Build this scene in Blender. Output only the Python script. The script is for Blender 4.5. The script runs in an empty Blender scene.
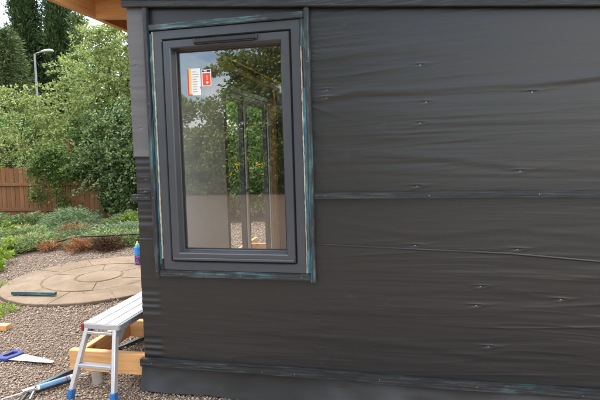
import bpy, bmesh, math, random
import numpy as np
from mathutils import Vector, Matrix, Euler

SC = bpy.context.scene
COL = SC.collection
RNG = np.random.default_rng(7)
random.seed(7)
R = math.radians

# ------------------------------------------------------------------ camera
cam_d = bpy.data.cameras.new('camera')
cam = bpy.data.objects.new('camera', cam_d)
COL.objects.link(cam)
yaw, pitch, roll = R(12.103), R(-3.559), R(-1.68)
fw = Vector((-math.sin(yaw)*math.cos(pitch), math.cos(yaw)*math.cos(pitch), math.sin(pitch)))
rt = Vector((math.cos(yaw), math.sin(yaw), 0))
up = rt.cross(fw)
r2 = math.cos(roll)*rt + math.sin(roll)*up
u2 = -math.sin(roll)*rt + math.cos(roll)*up
M = Matrix((( r2.x, u2.x, -fw.x, 1.704), (r2.y, u2.y, -fw.y, -2.859), (r2.z, u2.z, -fw.z, 1.6), (0, 0, 0, 1)))
cam.matrix_world = M
cam_d.sensor_width = 36
cam_d.lens = 480/600*36
cam_d.shift_y = -23.41/600
cam_d.clip_start = 0.05
cam_d.clip_end = 2000
SC.camera = cam

# ------------------------------------------------------------------ sky, sun, exposure
SUN_DIR = Vector((-0.62, 0.42, 1.15)).normalized()       # towards the sun
elev = math.asin(SUN_DIR.z); azim = math.atan2(SUN_DIR.x, SUN_DIR.y)
W = bpy.data.worlds.new('World'); SC.world = W; W.use_nodes = True
wn = W.node_tree.nodes; wl = W.node_tree.links; wn.clear()
wo = wn.new('ShaderNodeOutputWorld'); bg = wn.new('ShaderNodeBackground')
sky = wn.new('ShaderNodeTexSky'); sky.sky_type = 'NISHITA'; sky.sun_disc = False
sky.sun_elevation = elev; sky.sun_rotation = azim; sky.air_density = 1.0; sky.dust_density = 2.0
tc = wn.new('ShaderNodeTexCoord'); mp = wn.new('ShaderNodeMapping'); mp.inputs['Scale'].default_value = (1, 1, 2.2)
mp.inputs['Location'].default_value = (5.5, 8.8, 0.3)
cn = wn.new('ShaderNodeTexNoise'); cn.inputs['Scale'].default_value = 1.7; cn.inputs['Detail'].default_value = 7; cn.inputs['Roughness'].default_value = .55
cr = wn.new('ShaderNodeValToRGB'); cr.color_ramp.elements[0].position = .40; cr.color_ramp.elements[1].position = .56
cm = wn.new('ShaderNodeMix'); cm.data_type = 'RGBA'
cm.inputs['B'].default_value = (8.6, 8.4, 8.2, 1)
wl.new(tc.outputs['Generated'], mp.inputs['Vector']); wl.new(mp.outputs[0], cn.inputs['Vector']); wl.new(cn.outputs[0], cr.inputs[0])
wl.new(cr.outputs[0], cm.inputs['Factor']); wl.new(sky.outputs[0], cm.inputs['A']); wl.new(cm.outputs['Result'], bg.inputs['Color'])
bg.inputs['Strength'].default_value = 0.11
wl.new(bg.outputs[0], wo.inputs[0])
sd = bpy.data.lights.new('sun', 'SUN'); sd.energy = 1.05; sd.angle = R(14); sd.color = (1, .955, .89)
so = bpy.data.objects.new('sun', sd); COL.objects.link(so)
so.rotation_euler = SUN_DIR.to_track_quat('Z', 'Y').to_euler(); so.location = (6, -8, 12)
SC.view_settings.view_transform = 'Standard'; SC.view_settings.look = 'None'
SC.view_settings.gamma = 1; SC.view_settings.use_curve_mapping = False
SC.view_settings.exposure = 1.85
SC.render.engine = 'CYCLES'
SC.cycles.max_bounces = 10; SC.cycles.transparent_max_bounces = 12; SC.cycles.caustics_reflective = False; SC.cycles.caustics_refractive = False

# ------------------------------------------------------------------ materials
def lin(r, g, b):
    f = lambda c: (c/255/12.92) if c/255 <= .04045 else ((c/255+.055)/1.055)**2.4
    return (f(r), f(g), f(b), 1)
class NT:
    def __init__(s, name):
        s.m = bpy.data.materials.new(name); s.m.use_nodes = True
        s.n = s.m.node_tree.nodes; s.l = s.m.node_tree.links
        s.b = s.n['Principled BSDF']; s.out = s.n['Material Output']
    def node(s, t, **kw):
        n = s.n.new(t)
        for k, v in kw.items(): setattr(n, k, v)
        return n
    def coords(s, scale=(1, 1, 1), kind='Object'):
        t = s.node('ShaderNodeTexCoord'); m = s.node('ShaderNodeMapping'); m.inputs['Scale'].default_value = scale
        s.l.new(t.outputs[kind], m.inputs['Vector']); return m.outputs[0]
    def noise(s, vec, scale, detail=4, rough=.55, dist=0):
        n = s.node('ShaderNodeTexNoise'); n.inputs['Scale'].default_value = scale; n.inputs['Detail'].default_value = detail
        n.inputs['Roughness'].default_value = rough; n.inputs['Distortion'].default_value = dist
        s.l.new(vec, n.inputs['Vector']); return n.outputs[0]
    def ramp(s, fac, stops):
        r = s.node('ShaderNodeValToRGB'); e = r.color_ramp.elements
        while len(e) < len(stops): e.new(.5)
        for i, (p, c) in enumerate(stops): e[i].position = p; e[i].color = c
        s.l.new(fac, r.inputs[0]); return r.outputs[0]
    def mix(s, fac, a, b, blend='MIX'):
        m = s.node('ShaderNodeMix', data_type='RGBA', blend_type=blend)
        for sock, v in (('Factor', fac), ('A', a), ('B', b)):
            if isinstance(v, (tuple, float, int)): m.inputs[sock].default_value = v
            else: s.l.new(v, m.inputs[sock])
        return m.outputs['Result']
    def bump(s, h, strength=.3, dist=.01):
        b = s.node('ShaderNodeBump'); b.inputs['Strength'].default_value = strength; b.inputs['Distance'].default_value = dist
        s.l.new(h, b.inputs['Height']); s.l.new(b.outputs[0], s.b.inputs['Normal']); return b
    def set(s, **kw):
        for k, v in kw.items():
            k = k.replace('_', ' ')
            if isinstance(v, (tuple, float, int)): s.b.inputs[k].default_value = v
            else: s.l.new(v, s.b.inputs[k])
        return s.m
W1 = (1, 1, 1, 1); K1 = (0, 0, 0, 1)

def m_wood(name, axis, base, dark, rough=.6, knots=True):
    t = NT(name); sc = [9, 9, 9]; sc[axis] = .7
    v = t.coords(tuple(sc)); g = t.noise(v, 4, 6, .6, .6)
    col = t.ramp(g, [(.25, dark), (.5, base), (.8, tuple(min(1, c*1.25) for c in base[:3])+(1,))])
    v2 = t.coords((1, 1, 1)); b = t.noise(v2, 3.5, 3)
    col = t.mix(t.ramp(b, [(.35, K1), (.7, W1)]), col, t.mix(.35, col, dark))
    if knots:
        sk = [11, 11, 11]; sk[axis] = 4.5
        vo = t.node('ShaderNodeTexVoronoi'); vo.inputs['Scale'].default_value = 1.0; t.l.new(t.coords(tuple(sk)), vo.inputs['Vector'])
        kf = t.ramp(vo.outputs['Distance'], [(.07, (.8, .8, .8, 1)), (.17, K1)])
        col = t.mix(kf, col, tuple(c*.35 for c in dark[:3])+(1,))
    t.bump(g, .25, .004)
    return t.set(Base_Color=col, Roughness=rough)
ORANGE = lin(222, 172, 116); ORANGE_D = lin(188, 130, 76)
WOOD = [m_wood('fresh_timber_%s' % 'xyz'[i], i, ORANGE, ORANGE_D) for i in range(3)]

def m_batten(name, axis, teal=.5, li=1.0):
    t = NT(name); sc = [30, 30, 30]; sc[axis] = 1.6
    g = t.noise(t.coords(tuple(sc)), 3, 6, .65, .4)
    p = t.noise(t.coords(tuple(5 if i != axis else 2.2 for i in range(3))), 1.6, 5, .65)
    black = lin(28, 29, 31); grey = lin(72, 74, 73); tl = lin(50, 88, 94); pale = lin(140, 164, 162)
    lg = lambda c: tuple(min(1, x*li) for x in c[:3])+(1,)
    black = lg(black); grey = lg(grey)
    col = t.ramp(g, [(.36, black), (.52, lg(lin(44, 47, 49))), (.66, grey)])
    lo = .72-.34*teal
    col = t.mix(t.ramp(p, [(lo, K1), (min(.99, lo+.2), W1)]), col, t.ramp(g, [(.3, lin(30, 46, 50)), (.5, tl), (.72, pale)]))
    t.bump(g, .6, .004)
    return t.set(Base_Color=col, Roughness=.55)
BAT_X = m_batten('dark_stained_batten_x', 0, .15); BAT_XT = m_batten('teal_stained_batten_x', 0, .72)
BAT_ZT = m_batten('teal_stained_batten_z', 2, .72); BAT_Y = m_batten('stained_batten_y', 1, .9)
BAT_X2 = m_batten('worn_stained_batten_x', 0, .40, .9); BAT_G = m_batten('grey_painted_batten_x', 0, -.4, .95)

def m_membrane(name, base, rough=.5, dust=.25):
    t = NT(name)
    a = t.noise(t.coords((.7, 1, 2.4)), 1.5, 5, .6)
    col = t.mix(t.ramp(a, [(.3, K1), (.75, W1)]), base, tuple(c*1.22 for c in base[:3])+(1,))
    d = t.noise(t.coords((1.2, 1, 1.6)), 5, 7, .7)
    col = t.mix(t.ramp(d, [(.62, K1), (.9, (dust, dust, dust, 1))]), col, lin(128, 122, 114))
    w = t.noise(t.coords((1.1, 1, 16)), 1.6, 3, .5, .3)
    fi = t.noise(t.coords((1, 1, 1)), 420, 2)
    w2 = t.noise(t.coords((3.0, 1, 22)), 2.4, 3, .5, 1.2)
    mx = t.node('ShaderNodeMath', operation='MULTIPLY_ADD'); t.l.new(w2, mx.inputs[0]); mx.inputs[1].default_value = .5; t.l.new(w, mx.inputs[2])
    b1 = t.bump(mx.outputs[0], .075, .010)
    b2 = t.node('ShaderNodeBump'); b2.inputs['Strength'].default_value = .12; b2.inputs['Distance'].default_value = .001
    t.l.new(fi, b2.inputs['Height']); t.l.new(b1.outputs[0], b2.inputs['Normal']); t.l.new(b2.outputs[0], t.b.inputs['Normal'])
    return t.set(Base_Color=col, Roughness=rough, Specular_IOR_Level=.62)
MEMB = m_membrane('black_breather_membrane', (.019, .019, .0195, 1), .36)
MEMB_L = m_membrane('grey_breather_membrane', (.105, .102, .105, 1), .5)

def m_plain(name, col, rough=.5, metal=0, var=.12, scale=12, bump=0, spec=.5):
    t = NT(name); n = t.noise(t.coords(), scale, 5, .6)
    c = t.mix(t.ramp(n, [(.3, K1), (.72, W1)]), tuple(x*(1-var) for x in col[:3])+(1,), tuple(min(1, x*(1+var)) for x in col[:3])+(1,))
    r = t.node('ShaderNodeMapRange'); r.inputs['To Min'].default_value = rough*.85; r.inputs['To Max'].default_value = min(1, rough*1.15)
    t.l.new(n, r.inputs['Value'])
    if bump: t.bump(n, bump, .004)
    return t.set(Base_Color=c, Roughness=r.outputs[0], Metallic=float(metal), Specular_IOR_Level=spec)
PVC = m_plain('anthracite_upvc', lin(72, 75, 80), .26, 0, .07, 9)
PVC_D = m_plain('dark_gasket', lin(22, 22, 23), .6)
VENT = m_plain('dark_vent_plastic', lin(46, 48, 52), .4)
DOORF = m_plain('door_frame_grey', lin(58, 60, 64), .4, 0, .05)
WHITE = m_plain('white_plastic', lin(226, 226, 220), .45, 0, .05)
SEAL = m_plain('cream_sealant', lin(176, 168, 150), .7, 0, .45, 18)
def m_tape():
    t = NT('blue_tape'); a = t.noise(t.coords((20, 20, 3)), 2.2, 5, .7)
    return t.set(Base_Color=t.ramp(a, [(.3, lin(40, 52, 58)), (.45, lin(50, 88, 100)), (.6, lin(62, 116, 134)), (.75, lin(150, 178, 184))]), Roughness=.55)
BLUE_T = m_tape()
ALU = m_plain('brushed_aluminium', (.58, .58, .59, 1), .42, .6, .06, 40)
ALU_D = m_plain('grey_cast_bracket', (.28, .28, .29, 1), .5, .4, .1, 60)
ALU_T = m_plain('ribbed_platform_aluminium', (.42, .42, .44, 1), .55, .2, .05, 20)
BLUE = m_plain('blue_rubber', lin(30, 96, 160), .6, 0, .25, 30); RED = m_plain('red_plastic', lin(150, 30, 38), .5, 0, .2)
BLUE_D = m_plain('saw_handle_blue', lin(40, 58, 128), .4); STEEL = m_plain('saw_steel', (.5, .46, .4, 1), .5, .1, .06, 8)
BLACK = m_plain('black_plastic', lin(28, 28, 30), .4); GREYM = m_plain('zinc_rod', (.42, .42, .43, 1), .4, .8)
CARTB = m_plain('cartridge_blue', lin(96, 134, 172), .45, 0, .2)
PIPE = m_plain('grey_pipe', lin(160, 152, 140), .7, 0, .1)
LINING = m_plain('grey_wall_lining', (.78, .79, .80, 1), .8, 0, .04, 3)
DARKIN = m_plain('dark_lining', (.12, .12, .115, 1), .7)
FLOORM = m_plain('chipboard_floor', lin(196, 176, 148), .7, 0, .12, 30)
ROOFM = m_plain('roof_felt', (.05, .05, .05, 1), .8)
STK_W = m_plain('sticker_white', lin(236, 234, 232), .5, 0, .02); STK_R = m_plain('sticker_red', lin(226, 74, 48), .5, 0, .02)
STK_P = m_plain('sticker_pink', lin(205, 70, 80), .5, 0, .02); STK_Y = m_plain('sticker_yellow', lin(232, 206, 120), .5, 0, .02)
STK_G = m_plain('sticker_grey', lin(176, 176, 178), .5, 0, .02); STK_K = m_plain('sticker_black', lin(40, 40, 44), .5, 0, .02)
SCREW2 = m_plain('bright_staple', (.75, .75, .75, 1), .35, .6); SCREW = m_plain('screw_head', (.3, .3, .3, 1), .45, .7)
LAMP_M = m_plain('galvanised_steel', (.30, .31, .32, 1), .55, .3, .1); LAMP_H = m_plain('lamp_shell', lin(176, 176, 182), .4)
BARK = m_plain('bark', lin(84, 70, 58), .9, 0, .3, 14, .6)
BARK_D = m_plain('dark_bark', lin(52, 44, 38), .9, 0, .3, 14, .6)
BOT_B = m_plain('bottle_blue', lin(52, 150, 226), .3, 0, .1, 20); BOT_G = m_plain('bottle_lime', lin(170, 214, 120), .4)
HOSE = m_plain('black_hose', lin(30, 32, 38), .7)
def m_flower():
    t = NT('bottle_floral_print'); vo = t.node('ShaderNodeTexVoronoi'); vo.inputs['Scale'].default_value = 55
    t.l.new(t.coords(), vo.inputs['Vector'])
    c = t.node('ShaderNodeSeparateColor'); t.l.new(vo.outputs['Color'], c.inputs[0])
    return t.set(Base_Color=t.ramp(c.outputs[0], [(.2, lin(52, 40, 76)), (.5, lin(120, 70, 150)), (.75, lin(200, 110, 160)), (.95, lin(70, 110, 190))]), Roughness=.4)
FLORAL = m_flower()

def m_glass(name='window_glass'):
    t = NT(name); t.n.remove(t.b)
    tr = t.node('ShaderNodeBsdfTransparent'); tr.inputs[0].default_value = (.965, .975, .97, 1)
    gl = t.node('ShaderNodeBsdfGlossy'); gl.inputs['Roughness'].default_value = .0; gl.inputs[0].default_value = (1, 1, 1, 1)
    lw = t.node('ShaderNodeLayerWeight'); lw.inputs['Blend'].default_value = .5
    pw = t.node('ShaderNodeMath', operation='POWER'); t.l.new(lw.outputs['Facing'], pw.inputs[0]); pw.inputs[1].default_value = 5
    fr = t.node('ShaderNodeMapRange'); t.l.new(pw.outputs[0], fr.inputs['Value']); fr.inputs['To Min'].default_value = .125; fr.inputs['To Max'].default_value = 1
    n = t.noise(t.coords((1, 1, 1)), 1.6, 2); b = t.node('ShaderNodeBump'); b.inputs['Strength'].default_value = .04; b.inputs['Distance'].default_value = .01
    t.l.new(n, b.inputs['Height']); t.l.new(b.outputs[0], gl.inputs['Normal'])
    mx = t.node('ShaderNodeMixShader'); t.l.new(fr.outputs[0], mx.inputs[0]); t.l.new(tr.outputs[0], mx.inputs[1]); t.l.new(gl.outputs[0], mx.inputs[2])
    t.l.new(mx.outputs[0], t.out.inputs[0]); return t.m
GLASS = m_glass()

def m_leaf(name, cols, trans=.35, rough=.5, spec=.4):
    t = NT(name); g = t.node('ShaderNodeNewGeometry')
    n = len(cols); col = t.ramp(g.outputs['Random Per Island'], [(i/(n-1), c) for i, c in enumerate(cols)])
    big = t.noise(t.coords(), 1.3, 3); col = t.mix(t.ramp(big, [(.35, K1), (.7, (.55, .55, .55, 1))]), col, t.mix(.5, col, cols[0]))
    t.set(Base_Color=col, Roughness=rough, Specular_IOR_Level=spec)
    tl = t.node('ShaderNodeBsdfTranslucent'); t.l.new(t.mix(.5, col, lin(150, 170, 60), 'MULTIPLY'), tl.inputs[0]); t.l.new(col, tl.inputs[0])
    mx = t.node('ShaderNodeMixShader'); mx.inputs[0].default_value = trans
    t.l.new(t.b.outputs[0], mx.inputs[1]); t.l.new(tl.outputs[0], mx.inputs[2]); t.l.new(mx.outputs[0], t.out.inputs[0]); return t.m
LF_LIGHT = m_leaf('pale_shrub_leaves', [lin(86, 108, 55), lin(121, 143, 73), lin(150, 169, 95), lin(183, 198, 128), lin(211, 216, 154)], .34)
LF_MID = m_leaf('mid_green_leaves', [lin(57, 87, 47), lin(85, 118, 61), lin(116, 146, 78), lin(151, 175, 104)], 0.4)
LF_DARK = m_leaf('dark_shrub_leaves', [lin(49, 71, 41), lin(78, 105, 59), lin(117, 142, 83), lin(183, 200, 144)], 0.36)
LF_CON = m_leaf('cypress_sprays', [lin(45, 63, 38), lin(63, 85, 49), lin(83, 108, 63), lin(105, 128, 78)], .15, .7)
LF_CON2 = m_leaf('pine_sprays', [lin(62, 80, 46), lin(90, 108, 66), lin(118, 134, 86), lin(142, 152, 104)], .2, .7)
LF_JUN = m_leaf('juniper_sprays', [lin(83, 104, 61), lin(123, 146, 89), lin(159, 178, 117), lin(189, 201, 142)], .2, .65)
LF_JUNB = m_leaf('blue_juniper_sprays', [lin(74, 96, 66), lin(110, 134, 94), lin(144, 166, 122), lin(174, 190, 150)], .2, .65)
LF_RUST = m_leaf('dead_juniper_sprays', [lin(104, 70, 46), lin(146, 98, 64), lin(172, 120, 84), lin(190, 146, 108)], .2, .8)
LF_BROWN = m_leaf('brown_dead_twigs', [lin(58, 44, 34), lin(88, 66, 46), lin(116, 88, 62)], .1, .9)
LF_LIME = m_leaf('lime_leaves', [lin(104, 132, 44), lin(140, 164, 60), lin(168, 186, 84)], .4)
LF_YEL = m_leaf('yellow_flowers', [lin(214, 170, 30), lin(236, 196, 50), lin(240, 214, 90)], .3)
LF_IVY = m_leaf('climber_leaves', [lin(56, 85, 40), lin(87, 119, 56), lin(125, 152, 78), lin(157, 175, 101)], 0.4)

def m_fence():
    t = NT('fence_boards'); g = t.noise(t.coords((16, 16, 1.2)), 3, 6, .6, .4)
    oi = t.node('ShaderNodeObjectInfo')
    c = t.ramp(g, [(.25, lin(96, 66, 40)), (.55, lin(146, 100, 58)), (.85, lin(176, 130, 84))])
    c = t.mix(t.ramp(oi.outputs['Random'], [(0, (.0, .0, .0, 1)), (1, (.8, .8, .8, 1))]), c, lin(112, 74, 44))
    s = t.noise(t.coords((3, 3, 1)), 1.5, 4); c = t.mix(t.ramp(s, [(.5, K1), (.8, (.6, .6, .6, 1))]), c, lin(92, 78, 62))
    t.bump(g, .4, .004); return t.set(Base_Color=c, Roughness=.8)
FENCE = m_fence()

def m_stone():
    t = NT('buff_paving_stone'); v = t.coords()
    a = t.noise(v, 5.5, 9, .78); b = t.noise(v, 26, 6, .7); oi = t.node('ShaderNodeObjectInfo')
    c = t.ramp(a, [(.25, lin(92, 80, 68)), (.5, lin(126, 110, 92)), (.75, lin(148, 134, 116))])
    c = t.mix(t.ramp(oi.outputs['Random'], [(0, K1), (1, (.5, .5, .5, 1))]), c, lin(136, 116, 92))
    c = t.mix(t.ramp(b, [(.5, K1), (.85, (.5, .5, .5, 1))]), c, lin(112, 96, 78))
    mo = t.noise(v, 1.1, 7, .7); c = t.mix(t.ramp(mo, [(.46, K1), (.64, (.8, .8, .8, 1))]), c, lin(104, 88, 64))
    t.bump(b, .5, .006); return t.set(Base_Color=c, Roughness=.85)
STONE = m_stone()

def m_gravel_stone():
    t = NT('gravel_stones'); g = t.node('ShaderNodeNewGeometry')
    c = t.ramp(g.outputs['Random Per Island'], [(0, lin(104, 92, 82)), (.2, lin(142, 124, 108)), (.45, lin(166, 146, 128)), (.7, lin(184, 164, 146)), (.88, lin(200, 186, 170)), (1, lin(130, 124, 118))])
    b = t.noise(t.coords(), 90, 3); c = t.mix(.25, c, t.ramp(b, [(.3, lin(96, 82, 72)), (.7, lin(200, 182, 162))]))
    return t.set(Base_Color=c, Roughness=.85)
GRAVST = m_gravel_stone()
def m_gravel():
    t = NT('gravel_bed'); v = t.coords()
    vo = t.node('ShaderNodeTexVoronoi'); vo.inputs['Scale'].default_value = 70; t.l.new(v, vo.inputs['Vector'])
    sp = t.node('ShaderNodeSeparateColor'); t.l.new(vo.outputs['Color'], sp.inputs[0])
    c = t.ramp(sp.outputs[0], [(0, lin(84, 72, 62)), (.3, lin(126, 106, 92)), (.65, lin(156, 134, 116)), (1, lin(190, 172, 154))])
    c = t.mix(t.ramp(vo.outputs['Distance'], [(.25, K1), (.6, W1)]), c, lin(92, 78, 66))
    a = t.noise(v, .9, 5); c = t.mix(t.ramp(a, [(.4, K1), (.75, (.35, .35, .35, 1))]), c, lin(118, 100, 84))
    inv = t.node('ShaderNodeMath', operation='SUBTRACT'); inv.inputs[0].default_value = 1; t.l.new(vo.outputs['Distance'], inv.inputs[1])
    t.bump(inv.outputs[0], .8, .01); return t.set(Base_Color=c, Roughness=.9)
GRAVEL = m_gravel()
def m_ground():
    t = NT('lawn_and_soil'); v = t.coords(); a = t.noise(v, .4, 7, .65); b = t.noise(v, 30, 4)
    c = t.ramp(a, [(.3, lin(74, 88, 44)), (.55, lin(92, 104, 54)), (.75, lin(104, 92, 64))])
    c = t.mix(.4, c, t.ramp(b, [(.3, lin(48, 60, 30)), (.7, lin(120, 130, 70))]))
    t.bump(b, .6, .03); return t.set(Base_Color=c, Roughness=.95)
GROUND = m_ground()
SOIL = m_plain('dark_soil', lin(70, 58, 46), .95, 0, .35, 9, .8)

# ------------------------------------------------------------------ mesh helpers
def link(name, mesh, mat, parent=None, loc=(0, 0, 0), smooth=False):
    if mat is not None:
        mesh.materials.clear()
        for q in (mat if isinstance(mat, (list, tuple)) else [mat]): mesh.materials.append(q)
    if smooth: mesh.polygons.foreach_set('use_smooth', [True]*len(mesh.polygons))
    o = bpy.data.objects.new(name, mesh); COL.objects.link(o)
    o.parent = parent; o.location = loc
    return o
def tag(o, label=None, cat=None, group=None, kind=None):
    if label: o['label'] = label
    if cat: o['category'] = cat
    if group: o['group'] = group
    if kind: o['kind'] = kind
    return o
def empty(name, loc=(0, 0, 0), rz=0, label=None, cat=None, group=None, parent=None):
    o = bpy.data.objects.new(name, None); COL.objects.link(o); o.location = loc; o.rotation_euler = (0, 0, rz)
    o.empty_display_size = .1; o.parent = parent
    return tag(o, label, cat, group)
class MB:
    def __init__(s): s.v = []; s.f = []
    def add(s, vs, fs):
        k = len(s.v); s.v += [tuple(a) for a in vs]; s.f += [tuple(i+k for i in f) for f in fs]; return s
    def box(s, x0, x1, y0, y1, z0, z1, bev=0.0, mat=None):
        bm = bmesh.new(); bmesh.ops.create_cube(bm, size=1)
        for v in bm.verts: v.co = Vector(((x0+x1)/2+v.co.x*(x1-x0), (y0+y1)/2+v.co.y*(y1-y0), (z0+z1)/2+v.co.z*(z1-z0)))
        if bev: bmesh.ops.bevel(bm, geom=list(bm.edges), offset=bev, segments=1, affect='EDGES', profile=.5)
        if mat is not None: bmesh.ops.transform(bm, matrix=mat, verts=bm.verts)
        bm.verts.index_update(); s.add([v.co for v in bm.verts], [[v.index for v in f.verts] for f in bm.faces]); bm.free(); return s
    def bar(s, a, b, w, h, bev=0.0, upv=(0, 0, 1)):
        a, b = Vector(a), Vector(b); d = (b-a); L = d.length; d.normalize(); side = d.cross(Vector(upv))
        if side.length < 1e-4: side = d.cross(Vector((1, 0, 0)))
        side.normalize(); u = side.cross(d)
        m = Matrix(((d.x, side.x, u.x, a.x), (d.y, side.y, u.y, a.y), (d.z, side.z, u.z, a.z), (0, 0, 0, 1)))
        return s.box(0, L, -w/2, w/2, -h/2, h/2, bev, m)
    def tube(s, pts, rad, n=10, cap=True):
        pts = [Vector(p) for p in pts]; rad = rad if isinstance(rad, (list, tuple)) else [rad]*len(pts); k = len(s.v); ref = None
        for i, p in enumerate(pts):
            d = (pts[min(i+1, len(pts)-1)]-pts[max(i-1, 0)]).normalized()
            if ref is None: ref = d.orthogonal().normalized()
            u = (ref-d*ref.dot(d)).normalized(); ref = u; w = d.cross(u)
            for j in range(n): t = 2*math.pi*j/n; q = p+(u*math.cos(t)+w*math.sin(t))*rad[i]; s.v.append(tuple(q))
        for i in range(len(pts)-1):
            for j in range(n): s.f.append((k+i*n+j, k+i*n+(j+1) % n, k+(i+1)*n+(j+1) % n, k+(i+1)*n+j))
        if cap: s.f.append(tuple(k+j for j in reversed(range(n)))); s.f.append(tuple(k+(len(pts)-1)*n+j for j in range(n)))
        return s
    def prism(s, poly, z0, z1, mat=None):
        n = len(poly); vs = [Vector((x, y, z0)) for x, y in poly]+[Vector((x, y, z1)) for x, y in poly]
        if mat is not None: vs = [mat @ v for v in vs]
        return s.add(vs, [tuple(reversed(range(n))), tuple(range(n, 2*n))]+[(i, (i+1) % n, n+(i+1) % n, n+i) for i in range(n)])
    def mesh(s, name):
        m = bpy.data.meshes.new(name); m.from_pydata(s.v, [], s.f); m.update(); return m
    def build(s, name, mat, parent=None, loc=(0, 0, 0), smooth=False): return link(name, s.mesh(name), mat, parent, loc, smooth)
def quads_mesh(name, V, F=None):
    """V (n,4,3) array of separate quads"""
    n = len(V); m = bpy.data.meshes.new(name); m.vertices.add(4*n); m.vertices.foreach_set('co', V.reshape(-1).astype(np.float32))
    m.loops.add(4*n); m.loops.foreach_set('vertex_index', np.arange(4*n, dtype=np.int32))
    m.polygons.add(n); m.polygons.foreach_set('loop_start', np.arange(0, 4*n, 4, dtype=np.int32))
    m.polygons.foreach_set('loop_total', np.full(n, 4, dtype=np.int32)); m.update(calc_edges=True); return m
def unit(a): return a/np.maximum(1e-9, np.linalg.norm(a, axis=-1, keepdims=True))
def leaves(P, D, L, Wd, fold=.25):
    """kite-shaped leaves at P along D"""
    n = len(P); D = unit(D); Rv = RNG.normal(size=(n, 3)); S = unit(np.cross(D, Rv)); N = np.cross(S, D)
    L = np.asarray(L).reshape(-1, 1)*np.ones((n, 1)); Wd = np.asarray(Wd).reshape(-1, 1)*np.ones((n, 1))
    mid = P+D*L*.45
    return np.stack([P, mid+S*Wd*.5+N*Wd*fold, P+D*L-N*Wd*fold*.4, mid-S*Wd*.5+N*Wd*fold], 1)
def sph(n):
    return unit(RNG.normal(size=(n, 3)))

# ------------------------------------------------------------------ ground
g = MB().add([(-300, -300, -.012), (300, -300, -.012), (300, 300, -.012), (-300, 300, -.012)], [(0, 1, 2, 3)]).build('ground', GROUND); tag(g, kind='structure')
gravel_poly = [(-16, -13), (14, -13), (14, 8.5), (2.2, 7.4), (-1.7, 7.0), (-2.05, 6.4), (-2.3, 5.2), (-2.7, 4.45), (-3.2, 4.15), (-3.9, 3.95), (-4.3, 3.25), (-4.2, 2.6), (-5.2, 1.5), (-9, .5), (-16, -2)]
g = MB().add([(x, y, -.006) for x, y in gravel_poly], [tuple(range(len(gravel_poly)))]).build('gravel_ground', GRAVEL); tag(g, kind='structure')
bed = [(-9, .5), (-5.2, 1.5), (-4.2, 2.6), (-4.3, 3.25), (-3.9, 3.95), (-3.2, 4.15), (-2.7, 4.45), (-2.3, 5.2), (-2.05, 6.4), (-1.7, 7.0), (2.2, 7.4), (2.2, 9.5), (-11, 9.5), (-11, .5)]
g = MB().add([(x, y, -.003) for x, y in bed], [tuple(range(len(bed)))]).build('planting_bed', SOIL); tag(g, kind='structure')

# loose gravel stones
CX, CY = -2.09, 2.495
def inside(poly, x, y):
    r = np.zeros(len(x), bool); j = len(poly)-1
    for i in range(len(poly)):
        xi, yi = poly[i]; xj, yj = poly[j]
        r ^= ((yi > y) != (yj > y)) & (x < (xj-xi)*(y-yi)/(yj-yi+1e-12)+xi); j = i
    return r
def gravel_pts(n, x0, x1, y0, y1):
    x = RNG.uniform(x0, x1, n); y = RNG.uniform(y0, y1, n)
    k = inside(gravel_poly, x, y) & (np.hypot(x-CX, y-CY) > 1.105+RNG.normal(0, .008, n))
    k &= ~((x > .0) & (x < 3.4) & (y > .05) & (y < 4.2))
    return np.c_[x[k], y[k]]
near = gravel_pts(52000, -2.3, 1.6, -.75, 1.5); mid_ = gravel_pts(42000, -4.4, -.2, 1.3, 4.6); far = gravel_pts(9000, -2.8, 1.0, 4.3, 7.2)
st_ = RNG.uniform(-1.1, 1.1, (260, 2)); st_ = st_[(np.hypot(st_[:, 0], st_[:, 1]) < 1.1) & (np.hypot(st_[:, 0], st_[:, 1]) > .45+.6*RNG.random(len(st_)))]+np.array([CX, CY])
GP = np.concatenate([near, mid_, far, st_]); n = len(GP)
sz = np.concatenate([RNG.lognormal(math.log(.0064), .34, len(near)), RNG.lognormal(math.log(.0078), .34, len(mid_)), RNG.lognormal(math.log(.013), .35, len(far)), RNG.lognormal(math.log(.0065), .3, len(st_))])
base = np.array([(1, 0, 0), (.25, .95, 0), (-.85, .55, 0), (-.8, -.6, 0), (.3, -.95, 0), (.1, .05, .75), (0, 0, -.5)])
tri = np.array([(0, 1, 5), (1, 2, 5), (2, 3, 5), (3, 4, 5), (4, 0, 5), (1, 0, 6), (2, 1, 6), (3, 2, 6), (4, 3, 6), (0, 4, 6)])
th = RNG.uniform(0, 2*math.pi, n); V = base[None]*(1+RNG.normal(0, .18, (n, 7, 3)))*np.stack([np.ones(n), RNG.uniform(.6, .95, n), RNG.uniform(.5, .9, n)], 1)[:, None]
V[:, :, 2] += V[:, :, 0]*RNG.normal(0, .25, (n, 1))
V *= sz[:, None, None]; c, s_ = np.cos(th)[:, None], np.sin(th)[:, None]
VX = V[:, :, 0]*c-V[:, :, 1]*s_+GP[:, :1]; VY = V[:, :, 0]*s_+V[:, :, 1]*c+GP[:, 1:]; VZ = V[:, :, 2]+sz[:, None]*RNG.uniform(.1, .7, (n, 1))-.004
VZ[-len(st_):] += .036
V = np.stack([VX, VY, VZ], 2).reshape(-1, 3); F = (tri[None]+np.arange(n)[:, None, None]*7).reshape(-1)
m = bpy.data.meshes.new('gravel'); m.vertices.add(len(V)); m.vertices.foreach_set('co', V.astype(np.float32).reshape(-1)); m.loops.add(len(F)); m.loops.foreach_set('vertex_index', F.astype(np.int32))
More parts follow.
